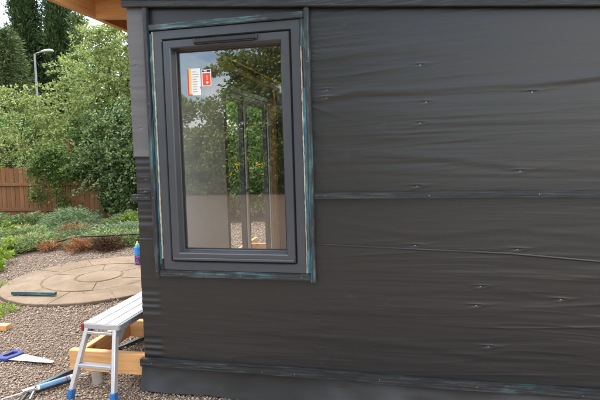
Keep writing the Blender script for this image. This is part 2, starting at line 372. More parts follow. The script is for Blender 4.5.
m.polygons.add(len(F)//3); m.polygons.foreach_set('loop_start', np.arange(0, len(F), 3, dtype=np.int32)); m.polygons.foreach_set('loop_total', np.full(len(F)//3, 3, dtype=np.int32)); m.update(calc_edges=True)
tag(link('gravel', m, GRAVST), 'loose pinkish brown gravel around the paved circle and building', 'gravel', kind='stuff')

# paved circle
MORTAR = m_plain('sandy_mortar', lin(112, 96, 76), .95, 0, .55, 5, .6)
pc = empty('paving_circle', (CX, CY, 0), 0, 'round patio of buff stone rings laid in the gravel', 'patio')
MB().tube([(0, 0, -.01), (0, 0, .0255)], 1.085, 64).build('mortar_bed', MORTAR, pc)
def ring_piece(r0, r1, a0, a1, gap=.006):
    mb = MB(); N = max(4, int((a1-a0)/.09)); rows = []
    for rr, z in ((r0+gap, .0), (r0+gap, .025), (r0+gap+.006, .031), (r1-gap-.006, .031), (r1-gap, .025), (r1-gap, .0)):
        g_ = gap/max(rr, .05); rows.append([(rr*math.cos(a0+g_+(a1-a0-2*g_)*i/N)+random.uniform(-.0025, .0025), rr*math.sin(a0+g_+(a1-a0-2*g_)*i/N)+random.uniform(-.0025, .0025), z) for i in range(N+1)])
    vs = [p for r_ in rows for p in r_]; fs = []
    for k in range(5):
        for i in range(N): a = k*(N+1)+i; fs.append((a, a+1, a+N+2, a+N+1))
    fs.append(tuple(k*(N+1) for k in range(6))); fs.append(tuple(k*(N+1)+N for k in reversed(range(6)))); return mb.add(vs, fs)
disc = MB(); N = 40; rs = [(.268, 0), (.268, .026), (.258, .033)]
disc.add([(r_*(1+random.uniform(-.012, .012))*math.cos(6.283*i/N), r_*math.sin(6.283*i/N), z) for r_, z in rs for i in range(N)], [(k*N+i, k*N+(i+1) % N, (k+1)*N+(i+1) % N, (k+1)*N+i) for k in range(2) for i in range(N)]+[tuple(2*N+i for i in range(N))])
disc.build('paving_slab', STONE, pc, (0, 0, .004))
A0 = math.atan2(2.75-CY, -2.5-CX)
a = R(118); step = R(360/6)
for i in range(6): ring_piece(.285, .652, a+i*step, a+(i+1)*step, .005).build('paving_slab', STONE, pc, (0, 0, random.uniform(-.003, .004)))
a = R(97); step = R(360/10)
for i in range(10): ring_piece(.665, 1.10, a+i*step, a+(i+1)*step, .0042).build('paving_slab', STONE, pc, (0, 0, random.uniform(-.003, .004)))

# ------------------------------------------------------------------ garden room
GR = empty('garden_room', (0, 0, 0), 0, 'garden room under construction wrapped in black membrane with dark battens', 'building')
SL = .0855
def ztop(x): return 2.517-SL*x
# value noise
def vnoise(x, z, seed):
    rr = np.random.default_rng(seed); T = rr.random((64, 64)); xi = np.floor(x).astype(int); zi = np.floor(z).astype(int); fx = x-xi; fz = z-zi
    fx = fx*fx*(3-2*fx); fz = fz*fz*(3-2*fz); g = lambda i, j: T[i % 64, j % 64]
    return (g(xi, zi)*(1-fx)+g(xi+1, zi)*fx)*(1-fz)+(g(xi, zi+1)*(1-fx)+g(xi+1, zi+1)*fx)*fz-.5
STAPLES = [(1.811, 2.045), (1.841, 1.834), (2.403, 1.862), (1.806, 1.716), (2.342, 1.43), (1.785, 1.352), (1.271, 1.932), (1.268, 1.885), (1.768, 1.004), (2.326, .990), (2.128, .773), (2.548, .713), (2.105, .661), (2.169, .423), (.05, 1.34), (.06, 1.42), (.05, 1.75), (.04, 2.15)]
CREASES = [((1.19, 1.875), (1.47, 1.912), (1.97, 1.910), (2.40, 1.905), (3.2, 1.985), .0085, .022), ((1.19, 1.84), (1.5, 1.885), (1.9, 1.885), (2.3, 1.87), (3.2, 1.9), .004, .013), ((1.19, 1.49), (1.58, 1.54), (1.9, 1.52), (2.34, 1.45), (3.2, 1.42), .005, .02), ((1.2, 2.2), (1.6, 2.16), (2.0, 2.13), (2.5, 2.14), (3.2, 2.1), .004, .03),
           ((1.2, 1.42), (1.5, 1.44), (1.9, 1.43), (2.4, 1.40), (3.2, 1.42), .003, .014), ((1.2, .88), (1.5, .93), (1.8, .95), (2.3, .91), (3.2, .87), .005, .022), ((1.2, 1.16), (1.5, 1.10), (1.8, 1.07), (2.3, 1.10), (3.2, 1.05), .005, .02), ((.5, .62), (1.2, .60), (1.8, .64), (2.3, .60), (3.2, .55), .004, .025), ((.3, .40), (1.0, .44), (1.8, .40), (2.3, .36), (3.2, .37), .004, .02),
           ((1.2, 1.70), (1.5, 1.72), (1.8, 1.716), (2.3, 1.70), (3.2, 1.72), .003, .016), ((1.2, .74), (1.6, .73), (2.1, .77), (2.5, .72), (3.2, .70), .004, .018)]
def wrinkle(x, z):
    d = .0030*vnoise(x*.9+3, z*17+x*.6, 1)+.0026*vnoise(x*1.3+9, z*37+1.5*np.sin(x*1.3), 2)+.0012*vnoise(x*2.4, z*74, 3)+.006*vnoise(x*1.4+1, z*2.2, 4)
    ridge = lambda a: np.clip(1-np.abs(a)*3.2, 0, 1)**3
    m1 = np.clip(vnoise(x*1.3+7, z*3.1+4, 31)*2.4, 0, 1); m2 = np.clip(vnoise(x*1.9+2, z*4.3+8, 32)*2.4+.15, 0, 1)
    d = d+.0036*m1*ridge(vnoise(x*.9+4, z*11+x*.9, 33))+.0032*m2*ridge(vnoise(x*1.2+8, z*15-x*1.1, 34))+.0011*ridge(vnoise(x*1.6+5, z*27+.8*np.sin(x*2.1), 35))
    fan = np.exp(-np.clip(x-1.18, 0, 9)/.16)*(x > 1.17); d = d+fan*.0045*ridge(vnoise(x*0+3, (z-1.9)/(.35+2.2*np.clip(x-1.18, 0, 9))*7+40, 36))
    amp = np.clip(.55+1.2*vnoise(x*1.6+5, z*2.4+2, 5), .15, 1.2); d = d*amp
    for c in CREASES:
        xs = [p[0] for p in c[:5]]; zs = [p[1] for p in c[:5]]; zc = np.interp(x, xs, zs)+.006*np.sin(x*7+xs[0]*9)
        f = np.clip((x-xs[0]+.05)/.12, 0, 1); u = (z-zc)/c[6]
        d += c[5]*(.6 if c is CREASES[0] else .30)*f*(np.exp(-u*u)-.6*np.exp(-((u+1.7)**2)))*(.65+.5*vnoise(x*2.2, z*0+c[5]*900, 6))
    for (sx, szz) in STAPLES:
        dx = x-sx; dz = z-szz
        d -= .006*np.exp(-(dx/.011)**2-(dz/.007)**2); d += .0055*np.exp(-np.abs(dx)/.03)*np.exp(-((dz-.009)/.005)**2); d += .003*np.exp(-np.abs(dx-.02)/.05)*np.exp(-((dz+.010-dx*.25)/.005)**2)
    # narrow strip left of the window: taut horizontal puckers
    st = np.exp(-np.maximum(0, x-.12)/.01)*(z < 1.57)
    d += st*.004*np.sin(z*95+3*np.sin(z*21))*np.clip(.5+vnoise(z*0+2, z*9, 8)*1.6, 0, 1)
    return d*.72
seam = lambda x: np.interp(x, [-.1, 1.186, 1.797, 2.289, 2.747, 3.5], [1.03, 1.01, .988, .973, .937, .90])
HX0, HX1, HZ0, HZ1 = .15, 1.14, .80, 2.372
def sheet(name, x0, x1, nx, zlo, zhi, nz, off, mat, parent=GR, hole=True, flare=None):
    X = np.linspace(x0, x1, nx); T = np.linspace(0, 1, nz); XX = np.repeat(X[:, None], nz, 1); lo = zlo(X)[:, None]; hi = zhi(X)[:, None]; ZZ = lo+(hi-lo)*T[None]
    D = -off-wrinkle(XX, ZZ)
    if flare is not None: D = flare(XX, ZZ, D)
    V = np.stack([XX, D, ZZ], 2).reshape(-1, 3); fs = []
    for i in range(nx-1):
        xc = (X[i]+X[i+1])/2
        for j in range(nz-1):
            zc = (ZZ[i, j]+ZZ[i, j+1])/2
            if hole and HX0 < xc < HX1 and HZ0 < zc < HZ1: continue
            a = i*nz+j; fs.append((a, a+nz, a+nz+1, a+1))
    m = bpy.data.meshes.new(name); m.from_pydata([tuple(v) for v in V], [], fs); m.update()
    return link(name, m, mat, parent, smooth=True)
one = np.ones_like
def lip(X, Z, D): return D-.0034*np.exp(-((Z-seam(X)+.007)/.0045)**2)*np.clip(.75+1.3*vnoise(X*5, Z*0, 21), .1, 1.3)
o = sheet('membrane_sheet', -.006, 3.3, 200, lambda x: seam(x)-.06, lambda x: ztop(x)+.03, 380, .0065, MEMB); o['label'] = 'upper sheet of black membrane'
o = sheet('membrane_sheet', -.006, 3.3, 200, lambda x: one(x)*.165, lambda x: seam(x), 330, .0115, MEMB, flare=lip); o['label'] = 'lower sheet of black membrane lapped over the upper'
def flare(X, Z, D):
    t = np.clip((.18-Z)/.18, 0, 1); return -.012-.05*t**1.5-.012*t*np.sin(X*5.3+.6)-.006*np.sin(X*17)*t-.004*vnoise(X*9, Z*20, 11)
o = sheet('membrane_skirt', -.03, 3.3, 160, lambda x: .010+.008*np.sin(x*6)+.006*np.sin(x*15+1), lambda x: one(x)*.185, 16, 0, MEMB, hole=False, flare=flare); o['label'] = 'loose lower edge of membrane hanging over the gravel'
for (sx, szz) in STAPLES:
    w_ = float(wrinkle(np.array([sx]), np.array([szz]))[0]); o_ = .0065 if szz > float(seam(sx)) else .0125
    if szz > 1.57 and sx < .12: o_ = .019
    MB().box(sx-.004, sx+.004, -o_-w_-.0028, -o_-w_+.002, szz-.0009, szz+.0009).build('staple', SCREW2, GR)
# pale overlapping strip at the corner
def flare2(X, Z, D): return D-.002-.004*np.exp(-((Z-1.575)/.02)**2)
o = sheet('membrane_strip', -.010, .116, 16, lambda x: 1.568-.03*x, lambda x: ztop(x)+.02, 130, .016, MEMB_L, hole=False, flare=flare2); o['label'] = 'pale grey strip of membrane wrapped round the corner'
# side of the corner (left wall outside) : membrane over wall panels
def panel(name, x0, x1, y0, y1, z0, z1, mat, bev=0): return MB().box(x0, x1, y0, y1, z0, z1, bev).build(name, mat, GR)
DW0, DW1 = 1.30, 2.92      # door opening in the left wall
panel('wall_panel', .0, .012, .0, DW0, .0, 2.5, MEMB); panel('wall_panel', .0, .012, DW1, 4.2, .0, 2.5, MEMB)
panel('wall_panel', .0, .012, DW0, DW1, 2.22, 2.5, MEMB); panel('wall_panel', .0, .012, DW0, DW1, .0, .2, MEMB)
# inner linings
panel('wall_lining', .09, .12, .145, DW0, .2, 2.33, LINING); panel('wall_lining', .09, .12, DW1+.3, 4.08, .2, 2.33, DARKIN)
panel('wall_lining', .12, .15, .112, .145, .2, 2.5, LINING); panel('wall_lining', 1.14, 3.28, .112, .145, .2, 2.22, LINING)
panel('wall_lining', .15, 1.14, .112, .145, .2, .80, LINING)
MB().add([(.15, .112, 2.375), (1.14, .112, 2.375), (1.14, .112, 2.40), (.15, .112, 2.48), (.15, .145, 2.375), (1.14, .145, 2.375), (1.14, .145, 2.40), (.15, .145, 2.48)], [(0, 1, 2, 3), (7, 6, 5, 4), (0, 4, 5, 1), (3, 2, 6, 7)]).build('wall_lining', LINING, GR)
# timber reveal round the window hole
for (a_, b_, c_, d_) in ((.128, .15, .80, 2.375), (1.14, 1.162, .80, 2.375), ): panel('stud', a_, b_, .016, .111, c_, d_, WOOD[2])
panel('stud', .15, 1.14, .016, .111, .775, .80, WOOD[0]); panel('stud', .15, 1.14, .016, .111, 2.376, 2.398, WOOD[0])
# closing sheets behind membrane
panel('wall_sheathing', .02, .127, .016, .11, .17, 2.47, DARKIN); panel('wall_sheathing', 1.163, 3.28, .016, .11, .17, 2.22, DARKIN); panel('wall_sheathing', .128, 1.162, .016, .11, .17, .774, DARKIN)
# other walls, floor
panel('wall_panel', .0, 3.3, 4.08, 4.2, .0, 2.35, LINING); panel('wall_panel', 3.28, 3.4, .0, 4.2, .0, 2.28, LINING)
panel('floor_deck', .02, 3.28, .15, 4.07, .17, .2, FLOORM)
# left wall timbers seen through the window
panel('lintel', .088, .135, DW0-.25, 3.35, 2.335, 2.375, WOOD[1]); panel('corner_post', .03, .135, 3.0, 3.1, .2, 2.334, WOOD[2])
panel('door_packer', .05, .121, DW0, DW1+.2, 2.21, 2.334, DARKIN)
# doors in the left wall
DR = empty('door', (0, 0, 0), parent=GR)
def dpart(name, x0, x1, y0, y1, z0, z1, mat, parent=None, bev=.003): return MB().box(x0, x1, y0, y1, z0, z1, bev).build(name, mat, parent or DR)
dpart('door_frame', .03, .1, DW0, DW0+.06, .2, 2.15, DOORF); dpart('door_frame', .03, .1, DW1-.06, DW1, .2, 2.15, DOORF)
dpart('door_frame', .03, .1, DW0, DW1, 2.151, 2.209, DOORF); dpart('door_frame', .03, .1, DW0, DW1, .201, .225, DOORF)
ym = 1.98
for (a_, b_) in ((DW0+.062, ym-.002), (ym+.002, DW1-.062)):
    lf = dpart('stile', .038, .094, a_, a_+.075, .227, 2.149, DOORF); dpart('stile', .038, .094, b_-.075, b_, .227, 2.149, DOORF)
    dpart('rail', .038, .094, a_+.076, b_-.076, 2.07, 2.149, DOORF); dpart('rail', .038, .094, a_+.076, b_-.076, .227, .32, DOORF)
    dpart('edge_strip', .095, .112, b_-.060, b_-.006, .23, 2.14, WHITE)
dpart('handle', .095, .13, ym-.05, ym-.03, 1.15, 1.18, BLACK); dpart('handle', .118, .13, ym-.17, ym-.03, 1.155, 1.175, BLACK)
dpart('edge_strip', .101, .116, DW1-.055, DW1-.012, .23, 2.14, WHITE)

# roof: rafters, fascia, deck
def raf(x0, x1, y0, y1, h0, h1, name, mat):
    z = lambda x, h: 2.533-SL*x+h
    MB().add([(x0, y0, z(x0, h0)), (x1, y0, z(x1, h0)), (x1, y1, z(x1, h0)), (x0, y1, z(x0, h0)), (x0, y0, z(x0, h1)), (x1, y0, z(x1, h1)), (x1, y1, z(x1, h1)), (x0, y1, z(x0, h1))], [(3, 2, 1, 0), (4, 5, 6, 7), (0, 1, 5, 4), (1, 2, 6, 5), (2, 3, 7, 6), (3, 0, 4, 7)]).build(name, mat, GR)
for y in (.30, .90, 1.50, 2.10, 2.70, 3.30, 3.90): raf(-.449, 3.36, y, y+.045, .0, .145, 'rafter', WOOD[0])
raf(-.012, 3.36, .0, .045, .0, .145, 'rafter', DARKIN)
panel('fascia_board', -.496, -.450, -.16, 4.35, 2.578, 2.735, WOOD[1], .003)
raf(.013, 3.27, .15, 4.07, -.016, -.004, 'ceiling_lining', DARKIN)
raf(-.52, 3.45, -.16, 4.35, .165, .183, 'roof_deck', WOOD[0]); raf(-.53, 3.47, -.18, 4.37, .184, .20, 'roof_felt', ROOFM)
# front head batten and board, painted dark (slopes with the roof)
def head(x0, x1, y0, y1, d0, d1, name, mat):
    zz = lambda x, d: ztop(x)+d
    bm = bmesh.new(); vs = [bm.verts.new(p) for p in ((x0, y0, zz(x0, d0)), (x1, y0, zz(x1, d0)), (x1, y1, zz(x1, d0)), (x0, y1, zz(x0, d0)), (x0, y0, zz(x0, d1)), (x1, y0, zz(x1, d1)), (x1, y1, zz(x1, d1)), (x0, y1, zz(x0, d1)))]
    for f in ((3, 2, 1, 0), (4, 5, 6, 7), (0, 1, 5, 4), (1, 2, 6, 5), (2, 3, 7, 6), (3, 0, 4, 7)): bm.faces.new([vs[i] for i in f])
    bmesh.ops.bevel(bm, geom=list(bm.edges), offset=.004, segments=2, affect='EDGES'); m = bpy.data.meshes.new(name); bm.to_mesh(m); bm.free()
    return link(name, m, mat, GR)
head(-.028, 3.3, -.055, -.02, .0, .038, 'head_batten', BAT_X); head(-.034, 3.3, -.040, -.01, .040, .19, 'head_board', BAT_X)

# battens
def screws(parent, pts):
    for (x, y, z) in pts:
        MB().tube([(x, y, z), (x, y-.002, z)], .0034, 8).build('screw', SCREW, parent)
def batten(x0, x1, y0, y1, z0, z1, mat, bev=.004, name='batten', warp=0):
    bm = bmesh.new(); bmesh.ops.create_cube(bm, size=1)
    for v in bm.verts: v.co = Vector(((x0+x1)/2+v.co.x*(x1-x0), (y0+y1)/2+v.co.y*(y1-y0), (z0+z1)/2+v.co.z*(z1-z0)))
    long_x = (x1-x0) > (z1-z0)
    cuts = [e for e in bm.edges if abs((e.verts[0].co-e.verts[1].co)[0 if long_x else 2]) > .05]
    if warp: bmesh.ops.subdivide_edges(bm, edges=cuts, cuts=24, use_grid_fill=True)
    bmesh.ops.bevel(bm, geom=[e for e in bm.edges if e.is_manifold and e.calc_face_angle(0) > .5], offset=bev, segments=2, affect='EDGES')
    if warp:
        for v in bm.verts:
            q = v.co.x if long_x else v.co.z; w = warp*(math.sin(q*2.1+x0*3)+.5*math.sin(q*5.3+z0*7)); v.co[2 if long_x else 0] += w; v.co.y += w*.5
    m = bpy.data.meshes.new(name); bm.to_mesh(m); bm.free(); return link(name, m, mat, GR)
b = batten(-.032, .1125, -.043, -.014, 1.281, 1.321, BAT_G); screws(b, [(.015, -.043, 1.302), (.078, -.043, 1.30)])
b = batten(1.182, 3.3, -.043, -.014, 1.281, 1.321, BAT_G, warp=.0012); screws(b, [(1.25, -.0445, 1.303), (1.85, -.0445, 1.30), (2.43, -.0445, 1.304)])
b = batten(-.026, 3.3, -.048, -.012, .171, .222, BAT_X2, warp=.0016); screws(b, [(.06, -.0495, .198), (.82, -.0495, .193), (1.03, -.0495, .195), (1.55, -.0495, .2), (2.1, -.0495, .197), (2.65, -.0495, .19)])
# window surround battens
b = batten(.114, .146, -.046, -.014, .775, 2.507, BAT_ZT, warp=.0008, name='window_batten'); screws(b, [(.130, -.0475, 1.3), (.131, -.0475, 1.9), (.131, -.0475, .82)])
b = batten(1.149, 1.180, -.046, -.014, .772, 2.415, BAT_ZT, warp=.0008, name='window_batten'); screws(b, [(1.164, -.0475, 1.5), (1.164, -.0475, 2.1)])
b = batten(.148, 1.147, -.044, -.014, .782, .823, BAT_XT, warp=.0006, name='window_batten'); screws(b, [(.30, -.0455, .803), (1.09, -.0455, .803), (.7, -.0455, .803)])
# top one tapers under the sloping head
b = batten(.148, 1.147, -.042, -.014, 2.358, 2.396, BAT_XT, warp=.0006, name='window_batten')

# window
WN = empty('window', (0, 0, 0), parent=GR)
X0, X1, Z0, Z1 = .172, 1.12, .824, 2.356
def ring(name, x0, x1, z0, z1, w, ys, mat, parent=WN):
    """mitred frame; ys: list of (inset, y) profile from the outer to the inner edge"""
    mb = MB(); vs = []; 
    for ins, y in ys: vs += [(x0+ins, y, z0+ins), (x1-ins, y, z0+ins), (x1-ins, y, z1-ins), (x0+ins, y, z1-ins)]
    fs = []; k = len(ys)
    for i in range(k-1):
        for j in range(4): fs.append((i*4+j, i*4+(j+1) % 4, (i+1)*4+(j+1) % 4, (i+1)*4+j))
    return mb.add(vs, fs).build(name, mat, parent)
ring('outer_frame', X0, X1, Z0, Z1, .06, [(0, .06), (0, -.022), (.003, -.026), (.052, -.026), (.056, -.021), (.060, -.008), (.062, .0), (.062, .075), (.0, .075)], PVC)
SX0, SX1, SZ0, SZ1 = X0+.056, X1-.056, Z0+.056, Z1-.056
ring('gasket', X0+.0615, X1-.0615, Z0+.0615, Z1-.0615, .01, [(0, -.004), (.008, -.004), (.008, .07), (0, .07)], PVC_D)
ring('sash', SX0+.010, SX1-.010, SZ0+.010, SZ1-.010, .06, [(0, .06), (0, -.028), (.003, -.033), (.044, -.033), (.050, -.028), (.060, .018), (.064, .022), (.064, .07), (0, .07)], PVC)
ring('glazing_gasket', SX0+.072, SX1-.072, SZ0+.072, SZ1-.072, .006, [(0, .0215), (.007, .024), (.007, .033), (0, .033)], PVC_D)
MB().box(SX0+.070, SX1-.070, .034, .038, SZ0+.070, SZ1-.070).build('pane', GLASS, WN)
# sill lip and vent
MB().box(.245, 1.047, -.044, -.0335, SZ0+.012, SZ0+.03, .004).build('weather_bar', PVC, WN)
v = MB().box(.452, .862, -.052, -.0335, 2.258, 2.284, .005).build('trickle_vent', VENT, WN); MB().box(.47, .844, -.046, -.03, 2.251, 2.2575, .001).build('vent_slot', BLACK, v)
MB().box(.452, .462, -.054, -.03, 2.254, 2.288, .003).build('vent_end_cap', VENT, v); MB().box(.852, .862, -.054, -.03, 2.254, 2.288, .003).build('vent_end_cap', VENT, v)
# sealant and tape between frame and battens
def strip(name, x0, x1, y, z0, z1, mat, seed):
    mb = MB(); N = 60; rr = random.Random(seed); vs = []
    for i in range(N+1):
        z = z0+(z1-z0)*i/N; j = rr.uniform(-.0016, .0016); k = rr.uniform(-.0016, .0016); vs += [(x0+j, y+.008, z), (x0+j+.001, y, z), (x1+k-.001, y, z), (x1+k, y+.008, z)]
    mb.add(vs, [(4*i+j, 4*i+j+1, 4*i+j+5, 4*i+j+4) for i in range(N) for j in range(3)]); return mb.build(name, mat, WN)
strip('sealant_bead', .1625, .1715, -.031, .90, 2.352, SEAL, 1); strip('tape_edge', .147, .162, -.030, .86, 2.34, BLUE_T, 2)
strip('sealant_bead', 1.1205, 1.130, -.031, .828, 2.2, SEAL, 3); strip('tape_edge', 1.1305, 1.149, -.036, .83, 1.95, BLUE_T, 4)
strip('packing_strip', 1.1205, 1.149, -.030, 2.201, 2.357, BAT_ZT, 5); strip('packing_strip', .147, .1715, -.030, .823, .858, BAT_ZT, 6); strip('packing_strip', .160, .1715, -.030, .859, .899, BAT_ZT, 7); strip('packing_strip', 1.1345, 1.149, -.034, 1.951, 2.2, BAT_ZT, 8)
# two labels stuck on the outside of the pane
kk = .033/2.892
gx = lambda x: (x-1.704*kk)/(1-kk); gz = lambda z: (z-1.6*kk)/(1-kk)
def sticker(name, x0, x1, z0, z1, mat, parent, lift=0, sk=0.0):
    return MB().box(gx(x0), gx(x1), .0332-lift, .0338-lift, gz(z0), gz(z1)).build(name, mat, parent)
s1 = sticker('sticker', .382, .470, 1.944, 2.112, STK_W, WN); s1['label'] = 'white paper label with pink and yellow edge'
sticker('print', .382, .391, 1.944, 2.110, STK_P, s1, .0008); sticker('print', .391, .408, 1.950, 2.110, STK_Y, s1, .0008); sticker('print', .384, .412, 1.9445, 1.951, STK_P, s1, .0012)
for i in range(9): sticker('print', .416, .416+.022+.026*random.random(), 2.088-.0155*i, 2.093-.0155*i, STK_G, s1, .0008)
sticker('print', .463, .468, 1.985, 1.997, STK_K, s1, .0008)
s2 = sticker('sticker', .478, .541, 1.998, 2.100, STK_W, WN); s2['label'] = 'red warning label with black heading'
sticker('print', .483, .536, 2.003, 2.078, STK_R, s2, .0008); sticker('print', .482, .494, 2.085, 2.096, STK_K, s2, .0008); sticker('print', .512, .537, 2.085, 2.096, STK_K, s2, .0008); sticker('print', .496, .508, 2.087, 2.092, STK_K, s2, .0008)
MB().tube([(gx(.514), .0326, gz(2.020)), (gx(.514), .0320, gz(2.020))], .0075, 14).build('print', STK_W, s2)
for i in range(3): sticker('print', .511, .517, 2.036+.011*i, 2.042+.011*i, STK_W, s2, .0014)

# ------------------------------------------------------------------ deck frame
DK = empty('deck_frame', (0, 0, 0), 0, 'fresh orange timber deck frame standing on a grey pipe beside the building', 'deck frame')
def dk(name, x0, x1, y0, y1, z0, z1, mat): return MB().box(x0, x1, y0, y1, z0, z1, .004).build(name, mat, DK)
dk('beam', -.595, -.004, -.004, .043, .088, .232, WOOD[0]); 
dk('joist', -.545, -.500, .045, 4.2, .09, .228, WOOD[1])
for y in (.60, 1.22, 1.84, 2.46, 3.08, 3.70): dk('joist', -.498, -.004, y, y+.045, .09, .226, WOOD[0])
for y in (.022, 2.1, 4.0): MB().tube([(-.40 if y < 1 else -.52, y, -.02), (-.40 if y < 1 else -.52, y, .0875)], .036, 20).build('support_pipe', PIPE, DK)

# ------------------------------------------------------------------ work platform (hop-up)
HP = empty('work_platform', (-.279, -.085, 0), R(-1.5), 'folding aluminium work platform with blue feet standing over the deck frame', 'work platform')
Wp, Lp, Hp = .272, 1.0, .462
mb = MB(); prof = []
rib = [(-Wp/2, -.004)]
for i in range(3):
    xa = -Wp/2+.004+i*(Wp-.008)/3; xb = xa+(Wp-.008)/3; rib += [(xa+.002, 0), (xb-.007, 0), (xb-.006, -.005), (xb-.001, -.005)]
rib += [(Wp/2, -.004), (Wp/2, -.038), (-Wp/2, -.038)]
n_ = len(rib); vs = [(x, 0, Hp+z) for x, z in rib]+[(x, Lp, Hp+z) for x, z in rib]
mb.add(vs, [tuple(range(n_)), tuple(reversed(range(n_, 2*n_)))]+[(i, n_+i, n_+(i+1) % n_, (i+1) % n_) for i in range(n_)]); mb.build('platform', ALU_T, HP)
for sx in (-1, 1): MB().box(sx*(Wp/2+.003)-.003, sx*(Wp/2+.003)+.003, .02, Lp-.02, Hp-.045, Hp-.006, .001).build('side_rail', ALU_D, HP)
MB().box(-Wp/2-.006, -Wp/2+.012, -.012, -.001, Hp-.052, Hp-.002, .003).build('end_cap', RED, HP)
MB().box(-Wp/2+.013, Wp/2+.004, -.006, -.001, Hp-.034, Hp-.003, .001).build('end_cap', ALU_T, HP)
for end in (0, 1):
    yT = .012 if end == 0 else Lp-.012; yB = -.118 if end == 0 else Lp+.118; sg = -1 if end == 0 else 1
    for sx in (-1, 1):
        xt = sx*(Wp/2-.030); xb = sx*(Wp/2+.024)
        MB().bar((xb, yB, .03), (xt, yT, Hp-.036), .026, .040, .003, (0, 1, 0)).build('leg', ALU, HP)
        f = MB(); f.bar((xb+sx*.003, yB-sg*-.004, .0), (xb-sx*.004, yB-sg*.010, .062), .034, .050, .006, (0, 1, 0)); f.build('foot', BLUE, HP)
        t_ = .205/Hp; xs_ = xb+(xt-xb)*t_; ysx = yB+(yT-yB)*t_
        MB().bar((xs_-sx*.006, ysx-.004, .135), (xs_-sx*.052, ysx, .196), .006, .012, .001, (0, 1, 0)).build('brace', ALU, HP)
        pl = [(0, 0), (.16, 0), (.10, -.035), (.03, -.10), (-.012, -.12), (-.02, -.05)]
        mm = Matrix(((0, 0, 1, 0), (-sg, 0, 0, yT+sg*.004), (0, 1, 0, Hp-.02), (0, 0, 0, 1)))
        MB().prism(pl, sx*(Wp/2-.013)-.002, sx*(Wp/2-.013)+.002, mm).build('hinge_plate', ALU_D, HP)
    t_ = .205/Hp; ys_ = yB+(yT-yB)*t_; hw = Wp/2-.003
    MB().box(-hw+.012, hw-.012, ys_-.022, ys_+.022, .192, .214, .003).build('step', ALU_T, HP)
    t_ = .405/Hp; ys_ = yB+(yT-yB)*t_; MB().box(-hw+.04, hw-.04, ys_-.012, ys_+.012, .394, .412, .003).build('rung', ALU, HP)

# ------------------------------------------------------------------ loose tools and offcuts
# handsaw lying on the gravel
SW = empty('handsaw', (-.915, .215, .022), R(174), 'handsaw with pale blade and blue handle lying on the gravel', 'handsaw')
SW.rotation_euler = (R(3), R(2), math.atan2(.315-.215, -1.40+.915))
bl = [(0, -.012), (0, .022), (.42, .075), (.43, -.055), (.012, -.020)]
teeth = []
N = 60
for i in range(N): xx = .43-(.418)*i/N; yy = -.055+(.035)*i/N; teeth += [(xx, yy), (xx-.0035, yy-.0035)]
MB().prism([(0, -.012), (0, .018), (.42, .082)]+[(.43, -.055)]+teeth[1:], -.0008, .0008).build('blade', STEEL, SW)
h = bmesh.new()
outer = [(.395, -.058), (.39, .02), (.40, .090), (.45, .098), (.50, .09), (.535, .075), (.545, .05), (.53, .0), (.545, -.05), (.53, -.08), (.49, -.085), (.44, -.075)]
inner = [(.445, -.035), (.44, .02), (.45, .055), (.48, .06), (.50, .045), (.497, .0), (.505, -.04), (.48, -.055)]
def hole_prism(outer, inner, z0, z1):
    # bridge outer and inner loops by nearest angle, giving a real opening
    mb = MB(); cx, cy = .478, .005
    def at(poly, ang):
        best = None; d = Vector((math.cos(ang), math.sin(ang)))
        for i in range(len(poly)):
            a = Vector(poly[i])-Vector((cx, cy)); b = Vector(poly[(i+1) % len(poly)])-Vector((cx, cy)); e = b-a; den = d.x*e.y-d.y*e.x
            if abs(den) < 1e-9: continue
            t = (a.x*e.y-a.y*e.x)/den; u = (a.x*d.y-a.y*d.x)/den
            if t > 0 and -1e-6 <= u <= 1+1e-6: best = t if best is None else max(best, t)
        return (cx+d.x*best, cy+d.y*best)
    N = 40; O = [at(outer, 6.2832*i/N) for i in range(N)]; I = [at(inner, 6.2832*i/N) for i in range(N)]
    b_ = .006; sh = lambda P, k: [(cx+(x-cx)*k, cy+(y-cy)*k) for x, y in P]
    rings = [(O, z0+b_), (O, z1-b_), (sh(O, .95), z1), (sh(I, 1.08), z1), (I, z1-b_), (I, z0+b_), (sh(I, 1.08), z0), (sh(O, .95), z0)]
    vs = [(x, y, z) for P, z in rings for x, y in P]; fs = []
    for k in range(8):
        for i in range(N): fs.append((k*N+i, k*N+(i+1) % N, ((k+1) % 8)*N+(i+1) % N, ((k+1) % 8)*N+i))
    return mb.add(vs, fs)
hole_prism(outer, inner, -.013, .013).build('handle', BLUE_D, SW, smooth=False)
# caulking gun with a cartridge
ga = Vector((-.82, -.335, 0)); gb = Vector((-.475, .135, 0)); gd = (gb-ga).normalized(); ang = math.atan2(gd.y, gd.x)
CG = empty('caulking_gun', (ga.x, ga.y, .030), ang, 'metal caulking gun with white and blue sealant cartridge on the gravel', 'caulking gun'); CG.scale = (1, .82, .82)
MB().tube([(.0, 0, .012), (.36, 0, .012)], .0045, 8).build('push_rod', GREYM, CG); MB().tube([(.0, 0, .012), (-.012, 0, .012), (-.02, -.022, .012)], .0045, 8).build('rod_hook', GREYM, CG)
mb = MB(); mb.prism([(.10, -.02), (.17, -.02), (.175, .02), (.10, .02)], -.004, .028); mb.build('body', GREYM, CG)
MB().bar((.13, -.01, .004), (.055, -.135, -.008), .024, .022, .006).build('handle', BLACK, CG); MB().bar((.165, -.015, .006), (.12, -.12, -.004), .012, .014, .003).build('trigger', GREYM, CG)
MB().bar((.175, -.022, -.008), (.42, -.022, -.008), .008, .022, .002).build('cradle_rail', BLACK, CG); MB().bar((.175, .020, -.012), (.42, .020, -.012), .005, .012, .001).build('cradle_rail', GREYM, CG)
MB().tube([(.418, 0, .010), (.426, 0, .010)], .027, 20).build('front_ring', BLACK, CG)
